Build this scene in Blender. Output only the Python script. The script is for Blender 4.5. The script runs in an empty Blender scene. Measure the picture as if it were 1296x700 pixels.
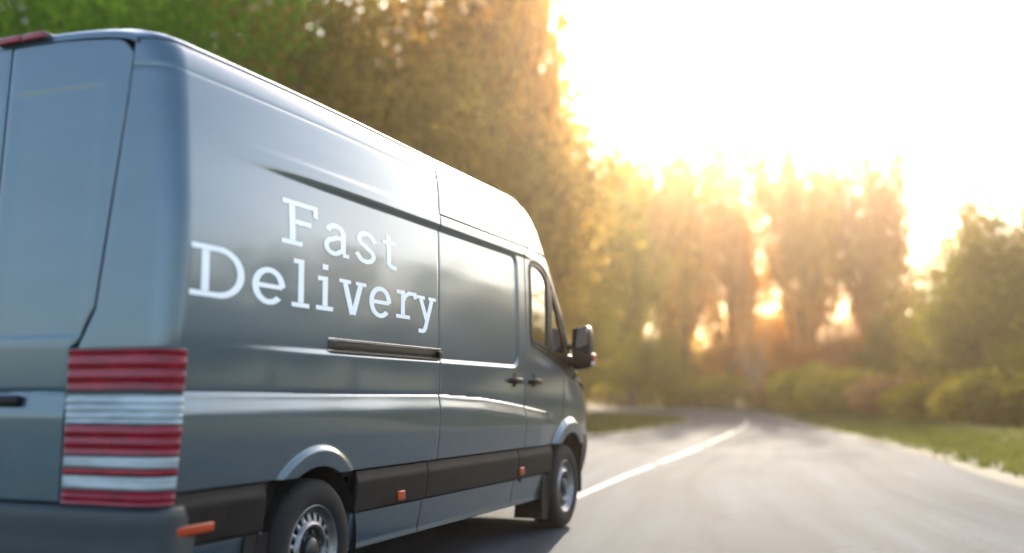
import bpy, bmesh, math, random
import numpy as np
from mathutils import Vector
R = math.radians
sc = bpy.context.scene
COL = sc.collection

# ------------------------------------------------------------------ camera
cam = bpy.data.cameras.new("camera"); camo = bpy.data.objects.new("camera", cam); COL.objects.link(camo)
camo.location = (0, 0, 1.0923); camo.rotation_euler = (math.pi/2 + .1203, 0, 0)
cam.sensor_width = 36; cam.lens = 34.97; cam.clip_start = .05; cam.clip_end = 2000
cam.dof.use_dof = True; cam.dof.focus_distance = 5.9; cam.dof.aperture_fstop = .58
sc.camera = camo
# ------------------------------------------------------------------ sky, sun, exposure
SUN_EL, SUN_AZ = R(22), R(12)          # azimuth to the right of the camera's axis (+Y)
w = bpy.data.worlds.new("World"); sc.world = w; w.use_nodes = True
nt = w.node_tree; bg = nt.nodes['Background']; bg.inputs[1].default_value = .15
sky = nt.nodes.new('ShaderNodeTexSky'); sky.sky_type = 'NISHITA'; sky.sun_disc = False
sky.sun_elevation = SUN_EL; sky.sun_rotation = SUN_AZ
sky.air_density = 1.0; sky.dust_density = 3; sky.ozone_density = 1.0
nt.links.new(sky.outputs[0], bg.inputs[0])
sun = bpy.data.lights.new("sun", 'SUN'); sun.energy = 5; sun.angle = R(.5); sun.color = (1, .85, .66)
suno = bpy.data.objects.new("sun", sun); COL.objects.link(suno)
dirv = Vector((math.sin(SUN_AZ)*math.cos(SUN_EL), math.cos(SUN_AZ)*math.cos(SUN_EL), math.sin(SUN_EL)))
suno.rotation_euler = dirv.to_track_quat('Z', 'Y').to_euler(); suno.location = (0, 0, 30)
sc.view_settings.view_transform = 'Standard'; sc.view_settings.look = 'None'
sc.view_settings.exposure = 2.15; sc.view_settings.gamma = 1
sc.render.engine = 'CYCLES'
sc.cycles.use_denoising = True
try: sc.cycles.denoiser = 'OPENIMAGEDENOISE'
except Exception: pass
sc.cycles.max_bounces = 8; sc.cycles.transparent_max_bounces = 12
sc.cycles.volume_bounces = 1; sc.cycles.sample_clamp_indirect = 4
random.seed(7); rng = np.random.default_rng(7)

# ------------------------------------------------------------------ materials
def mat(name, col, rough=.5, metal=0, coat=0, spec=.5, **k):
    m = bpy.data.materials.new(name); m.use_nodes = True
    b = m.node_tree.nodes['Principled BSDF']
    b.inputs['Base Color'].default_value = (*col, 1); b.inputs['Roughness'].default_value = rough
    b.inputs['Metallic'].default_value = metal; b.inputs['Coat Weight'].default_value = coat
    b.inputs['Coat Roughness'].default_value = k.get('crough', .06)
    b.inputs['Specular IOR Level'].default_value = spec
    if 'trans' in k: b.inputs['Transmission Weight'].default_value = k['trans']
    return m
def noise_col(m, c1, c2, scale, detail=4, rough=None, bump=0, bscale=None, stretch=(1, 1, 1), bdist=.01):
    nt = m.node_tree; N = nt.nodes; L = nt.links; b = N['Principled BSDF']
    tc = N.new('ShaderNodeTexCoord'); mp = N.new('ShaderNodeMapping'); mp.inputs['Scale'].default_value = stretch
    L.new(tc.outputs['Object'], mp.inputs[0])
    n = N.new('ShaderNodeTexNoise'); n.inputs['Scale'].default_value = scale; n.inputs['Detail'].default_value = detail
    L.new(mp.outputs[0], n.inputs['Vector'])
    r = N.new('ShaderNodeValToRGB'); r.color_ramp.elements[0].position = .35; r.color_ramp.elements[1].position = .65
    r.color_ramp.elements[0].color = (*c1, 1); r.color_ramp.elements[1].color = (*c2, 1)
    L.new(n.outputs[0], r.inputs[0]); L.new(r.outputs[0], b.inputs['Base Color'])
    if rough:
        q = N.new('ShaderNodeMapRange'); q.inputs['To Min'].default_value = rough[0]; q.inputs['To Max'].default_value = rough[1]
        L.new(n.outputs[0], q.inputs[0]); L.new(q.outputs[0], b.inputs['Roughness'])
    if bump:
        n2 = N.new('ShaderNodeTexNoise'); n2.inputs['Scale'].default_value = bscale or scale*4; n2.inputs['Detail'].default_value = 3
        L.new(mp.outputs[0], n2.inputs['Vector'])
        bp = N.new('ShaderNodeBump'); bp.inputs['Strength'].default_value = bump; bp.inputs['Distance'].default_value = bdist
        L.new(n2.outputs[0], bp.inputs['Height']); L.new(bp.outputs[0], b.inputs['Normal'])
    return m
M = {}
M['paint'] = noise_col(mat('slate_paint', (.1, .14, .16), .42, .35, 1.0), (.034, .070, .094), (.042, .082, .107), 1.3, 5, (.30, .42), .06, 2.2, (1, 1, 5), .02)
def dusty(m, z0, z1, col, amt):
    nt = m.node_tree; N = nt.nodes; L = nt.links; b = N['Principled BSDF']
    tc = N.new('ShaderNodeTexCoord'); sp = N.new('ShaderNodeSeparateXYZ'); L.new(tc.outputs['Object'], sp.inputs[0])
    mr = N.new('ShaderNodeMapRange'); mr.inputs['From Min'].default_value = z1; mr.inputs['From Max'].default_value = z0; L.new(sp.outputs['Z'], mr.inputs['Value'])
    mp = N.new('ShaderNodeMapping'); mp.inputs['Scale'].default_value = (1, 1, 3); L.new(tc.outputs['Object'], mp.inputs[0])
    n = N.new('ShaderNodeTexNoise'); n.inputs['Scale'].default_value = 3.5; n.inputs['Detail'].default_value = 9; n.inputs['Roughness'].default_value = .7; L.new(mp.outputs[0], n.inputs['Vector'])
    n2 = N.new('ShaderNodeMapRange'); n2.inputs['From Min'].default_value = .38; n2.inputs['From Max'].default_value = .7; L.new(n.outputs[0], n2.inputs['Value'])
    mu = N.new('ShaderNodeMath'); mu.operation = 'MULTIPLY'; L.new(mr.outputs[0], mu.inputs[0]); L.new(n2.outputs[0], mu.inputs[1])
    ml = N.new('ShaderNodeMath'); ml.operation = 'MULTIPLY'; ml.inputs[1].default_value = amt; L.new(mu.outputs[0], ml.inputs[0])
    mx = N.new('ShaderNodeMixRGB'); mx.inputs[2].default_value = (*col, 1); L.new(ml.outputs[0], mx.inputs[0])
    src = b.inputs['Base Color'].links[0].from_socket; L.new(src, mx.inputs[1]); L.new(mx.outputs[0], b.inputs['Base Color'])
    if b.inputs['Coat Weight'].default_value > 0:
        c = N.new('ShaderNodeMapRange'); c.inputs['To Min'].default_value = 1; c.inputs['To Max'].default_value = .2; L.new(ml.outputs[0], c.inputs['Value']); L.new(c.outputs[0], b.inputs['Coat Weight'])
dusty(M['paint'], .3, 1.5, (.11, .10, .085), .55)
M['trim'] = noise_col(mat('black_plastic', (.02, .018, .018), .45, spec=.14), (.009, .007, .0065), (.015, .012, .011), 9, 4, (.40, .6), .15, 300, (1, 1, 1), .002)
M['bumper'] = noise_col(mat('grey_plastic', (.04, .05, .05), .5), (.018, .026, .028), (.026, .034, .037), 6, 4, (.4, .6), .15, 300, (1, 1, 1), .002)
dusty(M['trim'], .1, 1.0, (.05, .042, .035), .5)
M['dark'] = mat('dark_inside', (.008, .008, .008), .8)
M['rubber'] = noise_col(mat('tyre_rubber', (.02, .02, .02), .8, spec=.3), (.007, .0065, .006), (.015, .013, .012), 14, 5, (.7, .95), .2, 120, (1, 1, 1), .003)
M['steel'] = noise_col(mat('wheel_steel', (.4, .4, .4), .35, .9), (.16, .15, .145), (.27, .26, .25), 20, 4, (.3, .5))
M['hub'] = mat('hub_black', (.02, .02, .02), .4)
M['seal'] = mat('window_rubber', (.007, .005, .005), .4, spec=.18)
M['chrome'] = mat('rail_metal', (.32, .32, .33), .25, 1)
M['white'] = mat('white_vinyl', (.86, .88, .88), .35)
M['orange'] = mat('amber_lens', (.36, .035, .003), .3, coat=.3, spec=.3)
M['red'] = noise_col(mat('red_lens', (.42, .008, .02), .2, coat=.25, spec=.3), (.16, .002, .009), (.27, .004, .015), 8, 2, None, .3, 60, (1, 1, 6), .004)
M['clear'] = noise_col(mat('clear_lens', (.6, .62, .62), .2, 0, coat=.3), (.25, .28, .28), (.42, .45, .45), 5, 2, None, .3, 60, (1, 1, 6), .004)
M['seat'] = noise_col(mat('seat_fabric', (.05, .05, .055), .85), (.04, .04, .045), (.07, .07, .075), 40)
M['mglass'] = mat('mirror_glass', (.30, .28, .27), .04, 1)
M['plate'] = mat('plate_white', (.6, .6, .55), .5)
def glass(name, tint):
    m = bpy.data.materials.new(name); m.use_nodes = True; nt = m.node_tree; N = nt.nodes; L = nt.links
    N.remove(N['Principled BSDF']); o = N['Material Output']
    g = N.new('ShaderNodeBsdfGlossy'); g.inputs['Roughness'].default_value = .03; g.inputs['Color'].default_value = (.9, .92, .93, 1)
    t = N.new('ShaderNodeBsdfTransparent'); t.inputs['Color'].default_value = (*tint, 1)
    f = N.new('ShaderNodeFresnel'); f.inputs['IOR'].default_value = 1.5
    mx = N.new('ShaderNodeMixShader'); L.new(f.outputs[0], mx.inputs[0]); L.new(t.outputs[0], mx.inputs[1]); L.new(g.outputs[0], mx.inputs[2])
    L.new(mx.outputs[0], o.inputs[0]); return m
M['glass'] = glass('window_glass', (.09, .075, .07))

# ------------------------------------------------------------------ object helpers
def link(name, me, parent=None, m=None, loc=None):
    o = bpy.data.objects.new(name, me); COL.objects.link(o)
    if m is not None:
        for mm in (m if isinstance(m, (list, tuple)) else [m]): me.materials.append(mm)
    if parent is not None: o.parent = parent
    if loc is not None: o.location = loc
    return o
def mesh(name, V, F, smooth=True, angle=40):
    me = bpy.data.meshes.new(name); me.from_pydata([tuple(map(float, v)) for v in V], [], F); me.update()
    if smooth:
        me.polygons.foreach_set('use_smooth', [True]*len(me.polygons))
        if angle: me.set_sharp_from_angle(angle=R(angle))
    return me
def tag(o, label=None, cat=None, group=None, kind=None):
    for k, v in (('label', label), ('category', cat), ('group', group), ('kind', kind)):
        if v: o[k] = v
    return o
def empty(name, loc=(0, 0, 0), rz=0):
    o = bpy.data.objects.new(name, None); COL.objects.link(o); o.location = loc; o.rotation_euler = (0, 0, rz)
    o.empty_display_size = .2; return o
class MB:
    def __init__(s): s.V = []; s.F = []
    def add(s, V, F):
        b = len(s.V); s.V += [tuple(v) for v in V]; s.F += [tuple(i+b for i in f) for f in F]
    def box(s, c, d, bev=.0):
        cx, cy, cz = c; x, y, z = d[0]/2, d[1]/2, d[2]/2
        b = min(bev, x*.9, y*.9, z*.9)
        if b <= 0:
            V = [(cx+i*x, cy+j*y, cz+k*z) for i in (-1, 1) for j in (-1, 1) for k in (-1, 1)]
            s.add(V, [(0, 1, 3, 2), (4, 6, 7, 5), (0, 4, 5, 1), (2, 3, 7, 6), (0, 2, 6, 4), (1, 5, 7, 3)]); return
        bm = bmesh.new(); bmesh.ops.create_cube(bm, size=1)
        for v in bm.verts: v.co = Vector((cx+v.co.x*2*x, cy+v.co.y*2*y, cz+v.co.z*2*z))
        bmesh.ops.bevel(bm, geom=bm.edges[:], offset=b, segments=3, affect='EDGES', profile=.5)
        bm.verts.index_update(); s.add([v.co[:] for v in bm.verts], [[v.index for v in f.verts] for f in bm.faces]); bm.free()
    def lathe_y(s, prof, c, n=64, a0=0, a1=2*math.pi):   # prof: (radius, y offset)
        full = abs(a1-a0-2*math.pi) < 1e-6; m = n if full else n+1
        V = [(c[0]+r*math.cos(a0+(a1-a0)*i/n), c[1]+y, c[2]+r*math.sin(a0+(a1-a0)*i/n)) for i in range(m) for r, y in prof]
        k = len(prof); F = []
        for i in range(n):
            j = (i+1) % m
            for q in range(k-1): F.append((i*k+q, j*k+q, j*k+q+1, i*k+q+1))
        s.add(V, F)
    def tube(s, pts, rad, n=8, cap=True):
        pts = [Vector(p) for p in pts]; rad = rad if isinstance(rad, (list, tuple)) else [rad]*len(pts)
        V = []; F = []
        for i, p in enumerate(pts):
            t = (pts[min(i+1, len(pts)-1)] - pts[max(i-1, 0)]).normalized()
            u = t.cross(Vector((0, 0, 1)));  u = u if u.length > .1 else t.cross(Vector((1, 0, 0))); u.normalize(); q = t.cross(u)
            for k in range(n):
                a = 2*math.pi*k/n; V.append(p + (u*math.cos(a)+q*math.sin(a))*rad[i])
        for i in range(len(pts)-1):
            for k in range(n): F.append((i*n+k, i*n+(k+1) % n, (i+1)*n+(k+1) % n, (i+1)*n+k))
        if cap: F += [tuple(range(n))[::-1], tuple((len(pts)-1)*n+k for k in range(n))]
        s.add(V, F)
    def build(s, name, m, parent=None, smooth=True, angle=40):
        return link(name, mesh(name, s.V, s.F, smooth, angle), parent, m)

# ================================================================== SETTING
def smooth(a, b, t):
    t = np.clip((np.asarray(t, float)-a)/(b-a), 0, 1); return t*t*(3-2*t)
def strip_sheet(name, left, right, z, m, n=120, nx=6, parent=None):
    def rs(P):
        P = np.array(P, float); d = np.r_[0, np.cumsum(np.hypot(*np.diff(P, axis=0).T))]; d /= d[-1]
        return P, d
    L, dl = rs(left); Rr, dr = rs(right); t = np.linspace(0, 1, n)
    return L, Rr
# ground: one sheet to the horizon
def ground_sheet():
    xs = np.r_[-900, -400, -200, np.linspace(-120, 120, 61), 200, 400, 900]; ys = np.r_[-500, -200, np.linspace(-60, 180, 61), 260, 500, 1200]
    V = [(x, y, -.03 + .10*math.sin(x*.13+1)*math.sin(y*.09) * (1 if y > 112 or x > 26 or x < -40 else 0)) for y in ys for x in xs]
    nx = len(xs); F = [(j*nx+i, j*nx+i+1, (j+1)*nx+i+1, (j+1)*nx+i) for j in range(len(ys)-1) for i in range(nx-1)]
    m = noise_col(mat('meadow', (.06, .08, .02), .95), (.040, .065, .014), (.085, .090, .024), .35, 8, None, .5, 12, (1, 1, 1), .05)
    o = link('ground', mesh('ground', V, F), None, m); o['kind'] = 'structure'; o['label'] = 'grassy ground reaching to the trees'
ground_sheet()
# road outline on the ground (metres), right/far edge and left/near edge
EDGE_R = [(3.2, -30), (4.4, -12), (5.2, 0), (5.9, 7), (6.61, 13.1), (7.81, 18.1), (8.87, 23.5), (10.33, 32.7), (12.1, 41), (13.93, 50.3), (16.3, 62), (18.3, 74), (19.3, 82), (19.0, 89), (17.2, 94.5), (13.5, 99), (7.3, 102), (-8, 106), (-40, 112)]
EDGE_L = [(-10, -30), (-8.2, -12), (-6.6, 0), (-5.4, 7), (-4.0, 13.1), (-2.0, 19.5), (0.2, 25), (2.2, 29.3), (3.9, 32.3), (5.9, 38), (7.6, 44), (8.9, 50), (9.7, 56), (9.9, 61), (9.1, 66.5), (7.0, 71), (3.5, 75), (-10, 82), (-40, 90)]
def resample(P, n):
    P = np.array(P, float)
    for _ in range(3):                                   # corner cutting
        Q = [P[0]]
        for a, b in zip(P[:-1], P[1:]): Q += [a*.75+b*.25, a*.25+b*.75]
        P = np.array(Q + [P[-1]])
    d = np.r_[0, np.cumsum(np.hypot(*np.diff(P, axis=0).T))]; d /= d[-1]; t = np.linspace(0, 1, n)
    return np.stack([np.interp(t, d, P[:, 0]), np.interp(t, d, P[:, 1])], 1)
def pair(n=260):
    # resample with matched arc fractions between corresponding control points
    k = np.linspace(0, 1, len(EDGE_R))
    A = resample([(i, 0) for i in k], n)[:, 0]
    def sm(E):
        E = np.array(E); t = np.linspace(0, 1, n)
        x = np.interp(t, k, E[:, 0]); y = np.interp(t, k, E[:, 1])
        for _ in range(12):
            x[1:-1] = (x[:-2]+2*x[1:-1]+x[2:])/4; y[1:-1] = (y[:-2]+2*y[1:-1]+y[2:])/4
        return np.stack([x, y], 1)
    return sm(EDGE_L), sm(EDGE_R)
EL, ER = pair()
def road():
    nx = 13; V = []
    for a, b in zip(EL, ER):
        for i in range(nx):
            t = i/(nx-1); p = a+(b-a)*t; V.append((p[0], p[1], .0 - .02*(2*abs(t-.5))**4 if 0 < i < nx-1 else -.028))
    F = [(j*nx+i, j*nx+i+1, (j+1)*nx+i+1, (j+1)*nx+i) for j in range(len(EL)-1) for i in range(nx-1)]
    m = mat('asphalt', (.1, .1, .1), .7, spec=.04); nt = m.node_tree; N = nt.nodes; L = nt.links; b = N['Principled BSDF']
    tc = N.new('ShaderNodeTexCoord')
    def noise(scale, det, st=(1, 1, 1), out='Object'):
        mp = N.new('ShaderNodeMapping'); mp.inputs['Scale'].default_value = st
        n = N.new('ShaderNodeTexNoise'); n.inputs['Scale'].default_value = scale; n.inputs['Detail'].default_value = det
        L.new(tc.outputs[out], mp.inputs[0]); L.new(mp.outputs[0], n.inputs['Vector']); return n
    fine = noise(110, 5); streak = noise(1, 6, (26, 9, 1), 'UV'); lanes = noise(1, 2, (7, .8, 1), 'UV'); patch = noise(.5, 5)
    def ramp(n, c1, c2, a=.3, c=.7):
        r = N.new('ShaderNodeValToRGB'); r.color_ramp.elements[0].color = (*c1, 1); r.color_ramp.elements[1].color = (*c2, 1)
        r.color_ramp.elements[0].position = a; r.color_ramp.elements[1].position = c; L.new(n.outputs[0], r.inputs[0]); return r
    out = ramp(fine, (.024, .031, .041), (.068, .083, .101))
    for q in (ramp(streak, (.66,)*3, (1.2,)*3), ramp(lanes, (.88,)*3, (1.06,)*3, .35, .65), ramp(patch, (.93,)*3, (1.05,)*3)):
        mx = N.new('ShaderNodeMixRGB'); mx.blend_type = 'MULTIPLY'; mx.inputs[0].default_value = 1; L.new(out.outputs[0], mx.inputs[1]); L.new(q.outputs[0], mx.inputs[2]); out = mx
    # thin meandering cracks and tar seams
    vo = N.new('ShaderNodeTexVoronoi'); vo.feature = 'DISTANCE_TO_EDGE'; vo.inputs['Scale'].default_value = .35
    wn = noise(1.5, 4); av = N.new('ShaderNodeVectorMath'); av.operation = 'ADD'; L.new(tc.outputs['Object'], av.inputs[0]); L.new(wn.outputs[1], av.inputs[1]); L.new(av.outputs[0], vo.inputs['Vector'])
    cr = N.new('ShaderNodeValToRGB'); cr.color_ramp.elements[0].color = (.35, .35, .35, 1); cr.color_ramp.elements[1].color = (1, 1, 1, 1); cr.color_ramp.elements[0].position = .002; cr.color_ramp.elements[1].position = .007; L.new(vo.outputs['Distance'], cr.inputs[0])
    mx = N.new('ShaderNodeMixRGB'); mx.blend_type = 'MULTIPLY'; mx.inputs[0].default_value = .3; L.new(out.outputs[0], mx.inputs[1]); L.new(cr.outputs[0], mx.inputs[2])
    L.new(mx.outputs[0], b.inputs['Base Color'])
    b.inputs['Roughness'].default_value = .92
    bp = N.new('ShaderNodeBump'); bp.inputs['Strength'].default_value = .7; bp.inputs['Distance'].default_value = .008; L.new(fine.outputs[0], bp.inputs['Height']); L.new(bp.outputs[0], b.inputs['Normal'])
    me = mesh('road', V, F); uvl = me.uv_layers.new(name='UVMap'); lv = np.empty(len(me.loops), int); me.loops.foreach_get('vertex_index', lv)
    al = np.r_[0, np.cumsum(np.hypot(*np.diff((EL+ER)/2, axis=0).T))]; uv = np.stack([(lv % nx)/(nx-1), al[lv//nx]/60], 1); uvl.data.foreach_set('uv', uv.ravel())
    # earth and gravel shoulder under the road's edges
    V2 = []
    for a, b2 in zip(EL, ER):
        d = (b2-a)/np.hypot(*(b2-a)); V2 += [(*(a-d*.55), -.024), (*(a+d*.3), -.0235), (*(b2-d*.3), -.0235), (*(b2+d*.55), -.024)]
    F2 = [(4*i+k, 4*i+k+1, 4*i+k+5, 4*i+k+4) for i in range(len(EL)-1) for k in (0, 2)]
    sh = link('shoulder', mesh('shoulder', V2, F2), None, noise_col(mat('gravel_earth', (.1, .08, .06), .95), (.022, .024, .010), (.040, .038, .022), 3, 8, None, .8, 60, (1, 1, 1), .02)); sh['kind'] = 'structure'; sh['label'] = 'gravelly earth shoulder along the road'
    o = link('road', me, None, m); o['kind'] = 'structure'; o['label'] = 'grey asphalt road curving away to the left'
    return o
road_o = road()
def dash(pts, w0):
    P = resample(pts, 24); d = np.gradient(P, axis=0); d /= np.hypot(*d.T)[:, None]; nrm = np.stack([-d[:, 1], d[:, 0]], 1)
    V = []
    for p, q in zip(P, nrm): V += [(p[0]-q[0]*w0/2, p[1]-q[1]*w0/2, .005), (p[0]+q[0]*w0/2, p[1]+q[1]*w0/2, .005)]
    F = [(2*i, 2*i+2, 2*i+3, 2*i+1) for i in range(len(P)-1)]
    o = link('lane_marking', mesh('lane_marking', V, F), road_o, M['lane']); return o
M['lane'] = noise_col(mat('road_paint', (.7, .7, .68), .8, spec=.04), (.15, .155, .16), (.30, .30, .31), 30, 6)
dash([(.62, 10.8), (1.4, 13.5), (2.3, 16.3)], .10)
dash([(2.45, 16.8), (3.3, 19.4), (4.2, 22.3)], .11)
dash([(4.45, 23.1), (5.8, 27.6), (7.1, 32)], .12)
dash([(7.5, 33.3), (9.6, 41), (11.2, 48)], .12)

# ------------------------------------------------------------------ vegetation
def leaf_mat(name, c1, c2, c3, tr=.62):
    m = bpy.data.materials.new(name); m.use_nodes = True; nt = m.node_tree; N = nt.nodes; L = nt.links; N.remove(N['Principled BSDF']); o = N['Material Output']
    at = N.new('ShaderNodeAttribute'); at.attribute_name = 'tint'
    oi = N.new('ShaderNodeObjectInfo'); ad = N.new('ShaderNodeMath'); ad.operation = 'MULTIPLY_ADD'; ad.inputs[1].default_value = .3; 
    L.new(oi.outputs['Random'], ad.inputs[0]); L.new(at.outputs['Fac'], ad.inputs[2])
    s = N.new('ShaderNodeMath'); s.operation = 'SUBTRACT'; s.inputs[1].default_value = .15; L.new(ad.outputs[0], s.inputs[0])
    r = N.new('ShaderNodeValToRGB'); e = r.color_ramp.elements; e[0].color = (*c1, 1); e[1].color = (*c3, 1); x = e.new(.5); x.color = (*c2, 1)
    L.new(s.outputs[0], r.inputs[0])
    d = N.new('ShaderNodeBsdfDiffuse'); t = N.new('ShaderNodeBsdfTranslucent'); mx = N.new('ShaderNodeMixShader'); mx.inputs[0].default_value = tr
    L.new(r.outputs[0], d.inputs[0]); L.new(r.outputs[0], t.inputs[0]); L.new(d.outputs[0], mx.inputs[1]); L.new(t.outputs[0], mx.inputs[2]); L.new(mx.outputs[0], o.inputs[0])
    return m
LM = {
 'green': leaf_mat('green_leaves', (.04, .10, .006), (.085, .19, .012), (.15, .26, .02)),
 'olive': leaf_mat('olive_leaves', (.075, .075, .009), (.14, .135, .014), (.22, .20, .022)),
 'brown': leaf_mat('brown_leaves', (.17, .105, .022), (.28, .18, .034), (.42, .27, .045)),
 'gold': leaf_mat('golden_leaves', (.46, .20, .025), (.66, .34, .045), (.72, .44, .07), .75),
 'red': leaf_mat('russet_leaves', (.38, .10, .03), (.52, .17, .045), (.60, .26, .06)),
 'yellowgreen': leaf_mat('yellow_green_leaves', (.17, .15, .010), (.30, .25, .018), (.42, .33, .03)),
 'pink': leaf_mat('pink_shrub_leaves', (.30, .16, .07), (.36, .20, .09), (.40, .26, .09)),
}
M['bark'] = noise_col(mat('bark', (.06, .045, .035), .9), (.045, .034, .026), (.10, .08, .06), 5, 6, None, .6, 20, (1, 1, .2), .03)
M['palebark'] = noise_col(mat('pale_bark', (.5, .48, .44), .8), (.35, .33, .3), (.62, .6, .56), 6, 5, None, .4, 20)
def leaves(points, size, name, tint, along=None):
    n = len(points); P = np.array(points)
    a = rng.normal(size=(n, 3))
    if along is not None: a = along + a*.22
    a /= np.linalg.norm(a, axis=1)[:, None]
    b = np.cross(a, rng.normal(size=(n, 3))); b /= np.linalg.norm(b, axis=1)[:, None]
    s = size*rng.uniform(.6, 1.4, (n, 1)); l = a*s*(.75 if along is None else 1.9); q = b*s*(.42 if along is None else .34)
    V = np.empty((n, 4, 3)); V[:, 0] = P-l; V[:, 1] = P+q; V[:, 2] = P+l; V[:, 3] = P-q
    me = bpy.data.meshes.new(name); me.vertices.add(n*4); me.vertices.foreach_set('co', V.ravel())
    me.loops.add(n*4); me.loops.foreach_set('vertex_index', np.arange(n*4)); me.polygons.add(n)
    me.polygons.foreach_set('loop_start', np.arange(n)*4); me.polygons.foreach_set('loop_total', np.full(n, 4)); me.update()
    at = me.attributes.new('tint', 'FLOAT', 'FACE'); at.data.foreach_set('value', tint.astype('f')); me.validate(); return me
def tree_proto(kind, seed, nleaf):
    """unit-height tree (height 1, scaled on placing): trunk mesh and crown mesh"""
    rnd = random.Random(seed); mb = MB(); tips = []
    def limb(p, d, L, r, depth):
        pts = [p]; rad = [r]; n = 5
        for i in range(n):
            up = {'fan': .10, 'broad': .05, 'sparse': .08}[kind]
            d = (d + Vector((rnd.gauss(0, .09), rnd.gauss(0, .09), up + rnd.gauss(0, .05)))).normalized()
            p = p + d*L/n; pts.append(p); rad.append(r*(1-.72*(i+1)/n))
            if depth > 0 and i >= 1:
                k = 2 if depth < 3 else 1
                for _ in range(k):
                    a = rnd.uniform(0, 2*math.pi); side = d.cross(Vector((math.cos(a), math.sin(a), .3))).normalized()
                    sp = {'fan': .55, 'broad': .95, 'sparse': .7}[kind]
                    limb(p, (d + side*sp*rnd.uniform(.6, 1.3)).normalized(), L*rnd.uniform(.42, .62), rad[-1]*.6, depth-1)
            if depth <= 1: tips.append((p.copy(), d.copy()))
        mb.tube(pts, rad, 5 if depth < 2 else 8, False)
    base = []
    th = {'fan': .05, 'broad': .22, 'sparse': .25}[kind]
    mb.tube([(0, 0, -.02), (0, 0, 0), (.004, .003, th*.5), (.0, .006, th)], [.034, .026, .020, .017], 10)
    nl = {'fan': 15, 'broad': 8, 'sparse': 6}[kind]
    for i in range(nl):
        a = 2*math.pi*i/nl + rnd.uniform(-.3, .3); el = {'fan': rnd.uniform(.75, 1.45), 'broad': rnd.uniform(.15, 1.25), 'sparse': rnd.uniform(.5, 1.35)}[kind]
        z0 = th*rnd.uniform(.75, 1.0)
        limb(Vector((0, .004, z0)), Vector((math.cos(a)*math.cos(el), math.sin(a)*math.cos(el), math.sin(el))), {'fan': .72, 'broad': .44, 'sparse': .5}[kind]*rnd.uniform(.6, 1.1), .011, 2)
    limb(Vector((0, .004, th)), Vector((0, 0, 1)), .62, .013, 2)
    T = np.array([t[0][:] for t in tips]); D = np.array([t[1][:] for t in tips])
    zmax = T[:, 2].max()
    spread = {'fan': .032, 'broad': .058, 'sparse': .022}[kind]
    idx = rng.integers(0, len(T), nleaf)
    clump = rng.uniform(0, 1, len(T))
    P = T[idx] + D[idx]*rng.uniform(-.05, .05, (nleaf, 1)) + rng.normal(size=(nleaf, 3))*spread
    tint = np.clip(.7*clump[idx] + .3*rng.uniform(0, 1, nleaf), 0, 1)
    sz = {'fan': .0145, 'broad': .0145, 'sparse': .011}[kind]
    cr = leaves(P, sz, kind+'_crown', tint, D[idx] if kind == 'fan' else None); tr = mesh(kind+'_trunk', mb.V, mb.F, True, 0)
    sc_ = 1/zmax
    for me in (cr, tr):
        co = np.empty(len(me.vertices)*3); me.vertices.foreach_get('co', co); me.vertices.foreach_set('co', co*sc_); me.update()
        me.materials.append(None)
    return tr, cr
PROTO = {('fan', i): tree_proto('fan', 11+i, 15000) for i in range(3)}
PROTO.update({('broad', i): tree_proto('broad', 31+i, 42000) for i in range(3)})
PROTO.update({('sparse', i): tree_proto('sparse', 51+i, 8000) for i in range(2)})
def place(u, Z):                                         # bearing of the tree from where one stands on the road
    return ((u-648)/1259*Z, Z)
tree_n = [0]
def tree(kind, var, u, Z, h, wscale, color, label, bark='bark', group='trees along the road'):
    x, y = place(u, Z); e = empty(name='tree', loc=(x, y, -.03), rz=random.uniform(0, 6.28)); e.scale = (h*wscale, h*wscale, h)
    tr, cr = PROTO[(kind, var)]
    if kind == 'fan': e.scale = (h*wscale*1.15, h*wscale*1.15, h*1.22)
    for nm, me, m in (('trunk', tr, M[bark]), ('crown', cr, LM[color])):
        o = bpy.data.objects.new(nm, me); COL.objects.link(o); o.parent = e; o.material_slots[0].link = 'OBJECT'; o.material_slots[0].material = m
    tag(e, label, 'tree', group)
def th(ytop, Z): return (1.09 + (502-ytop)/1259*Z)*1.22
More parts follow.
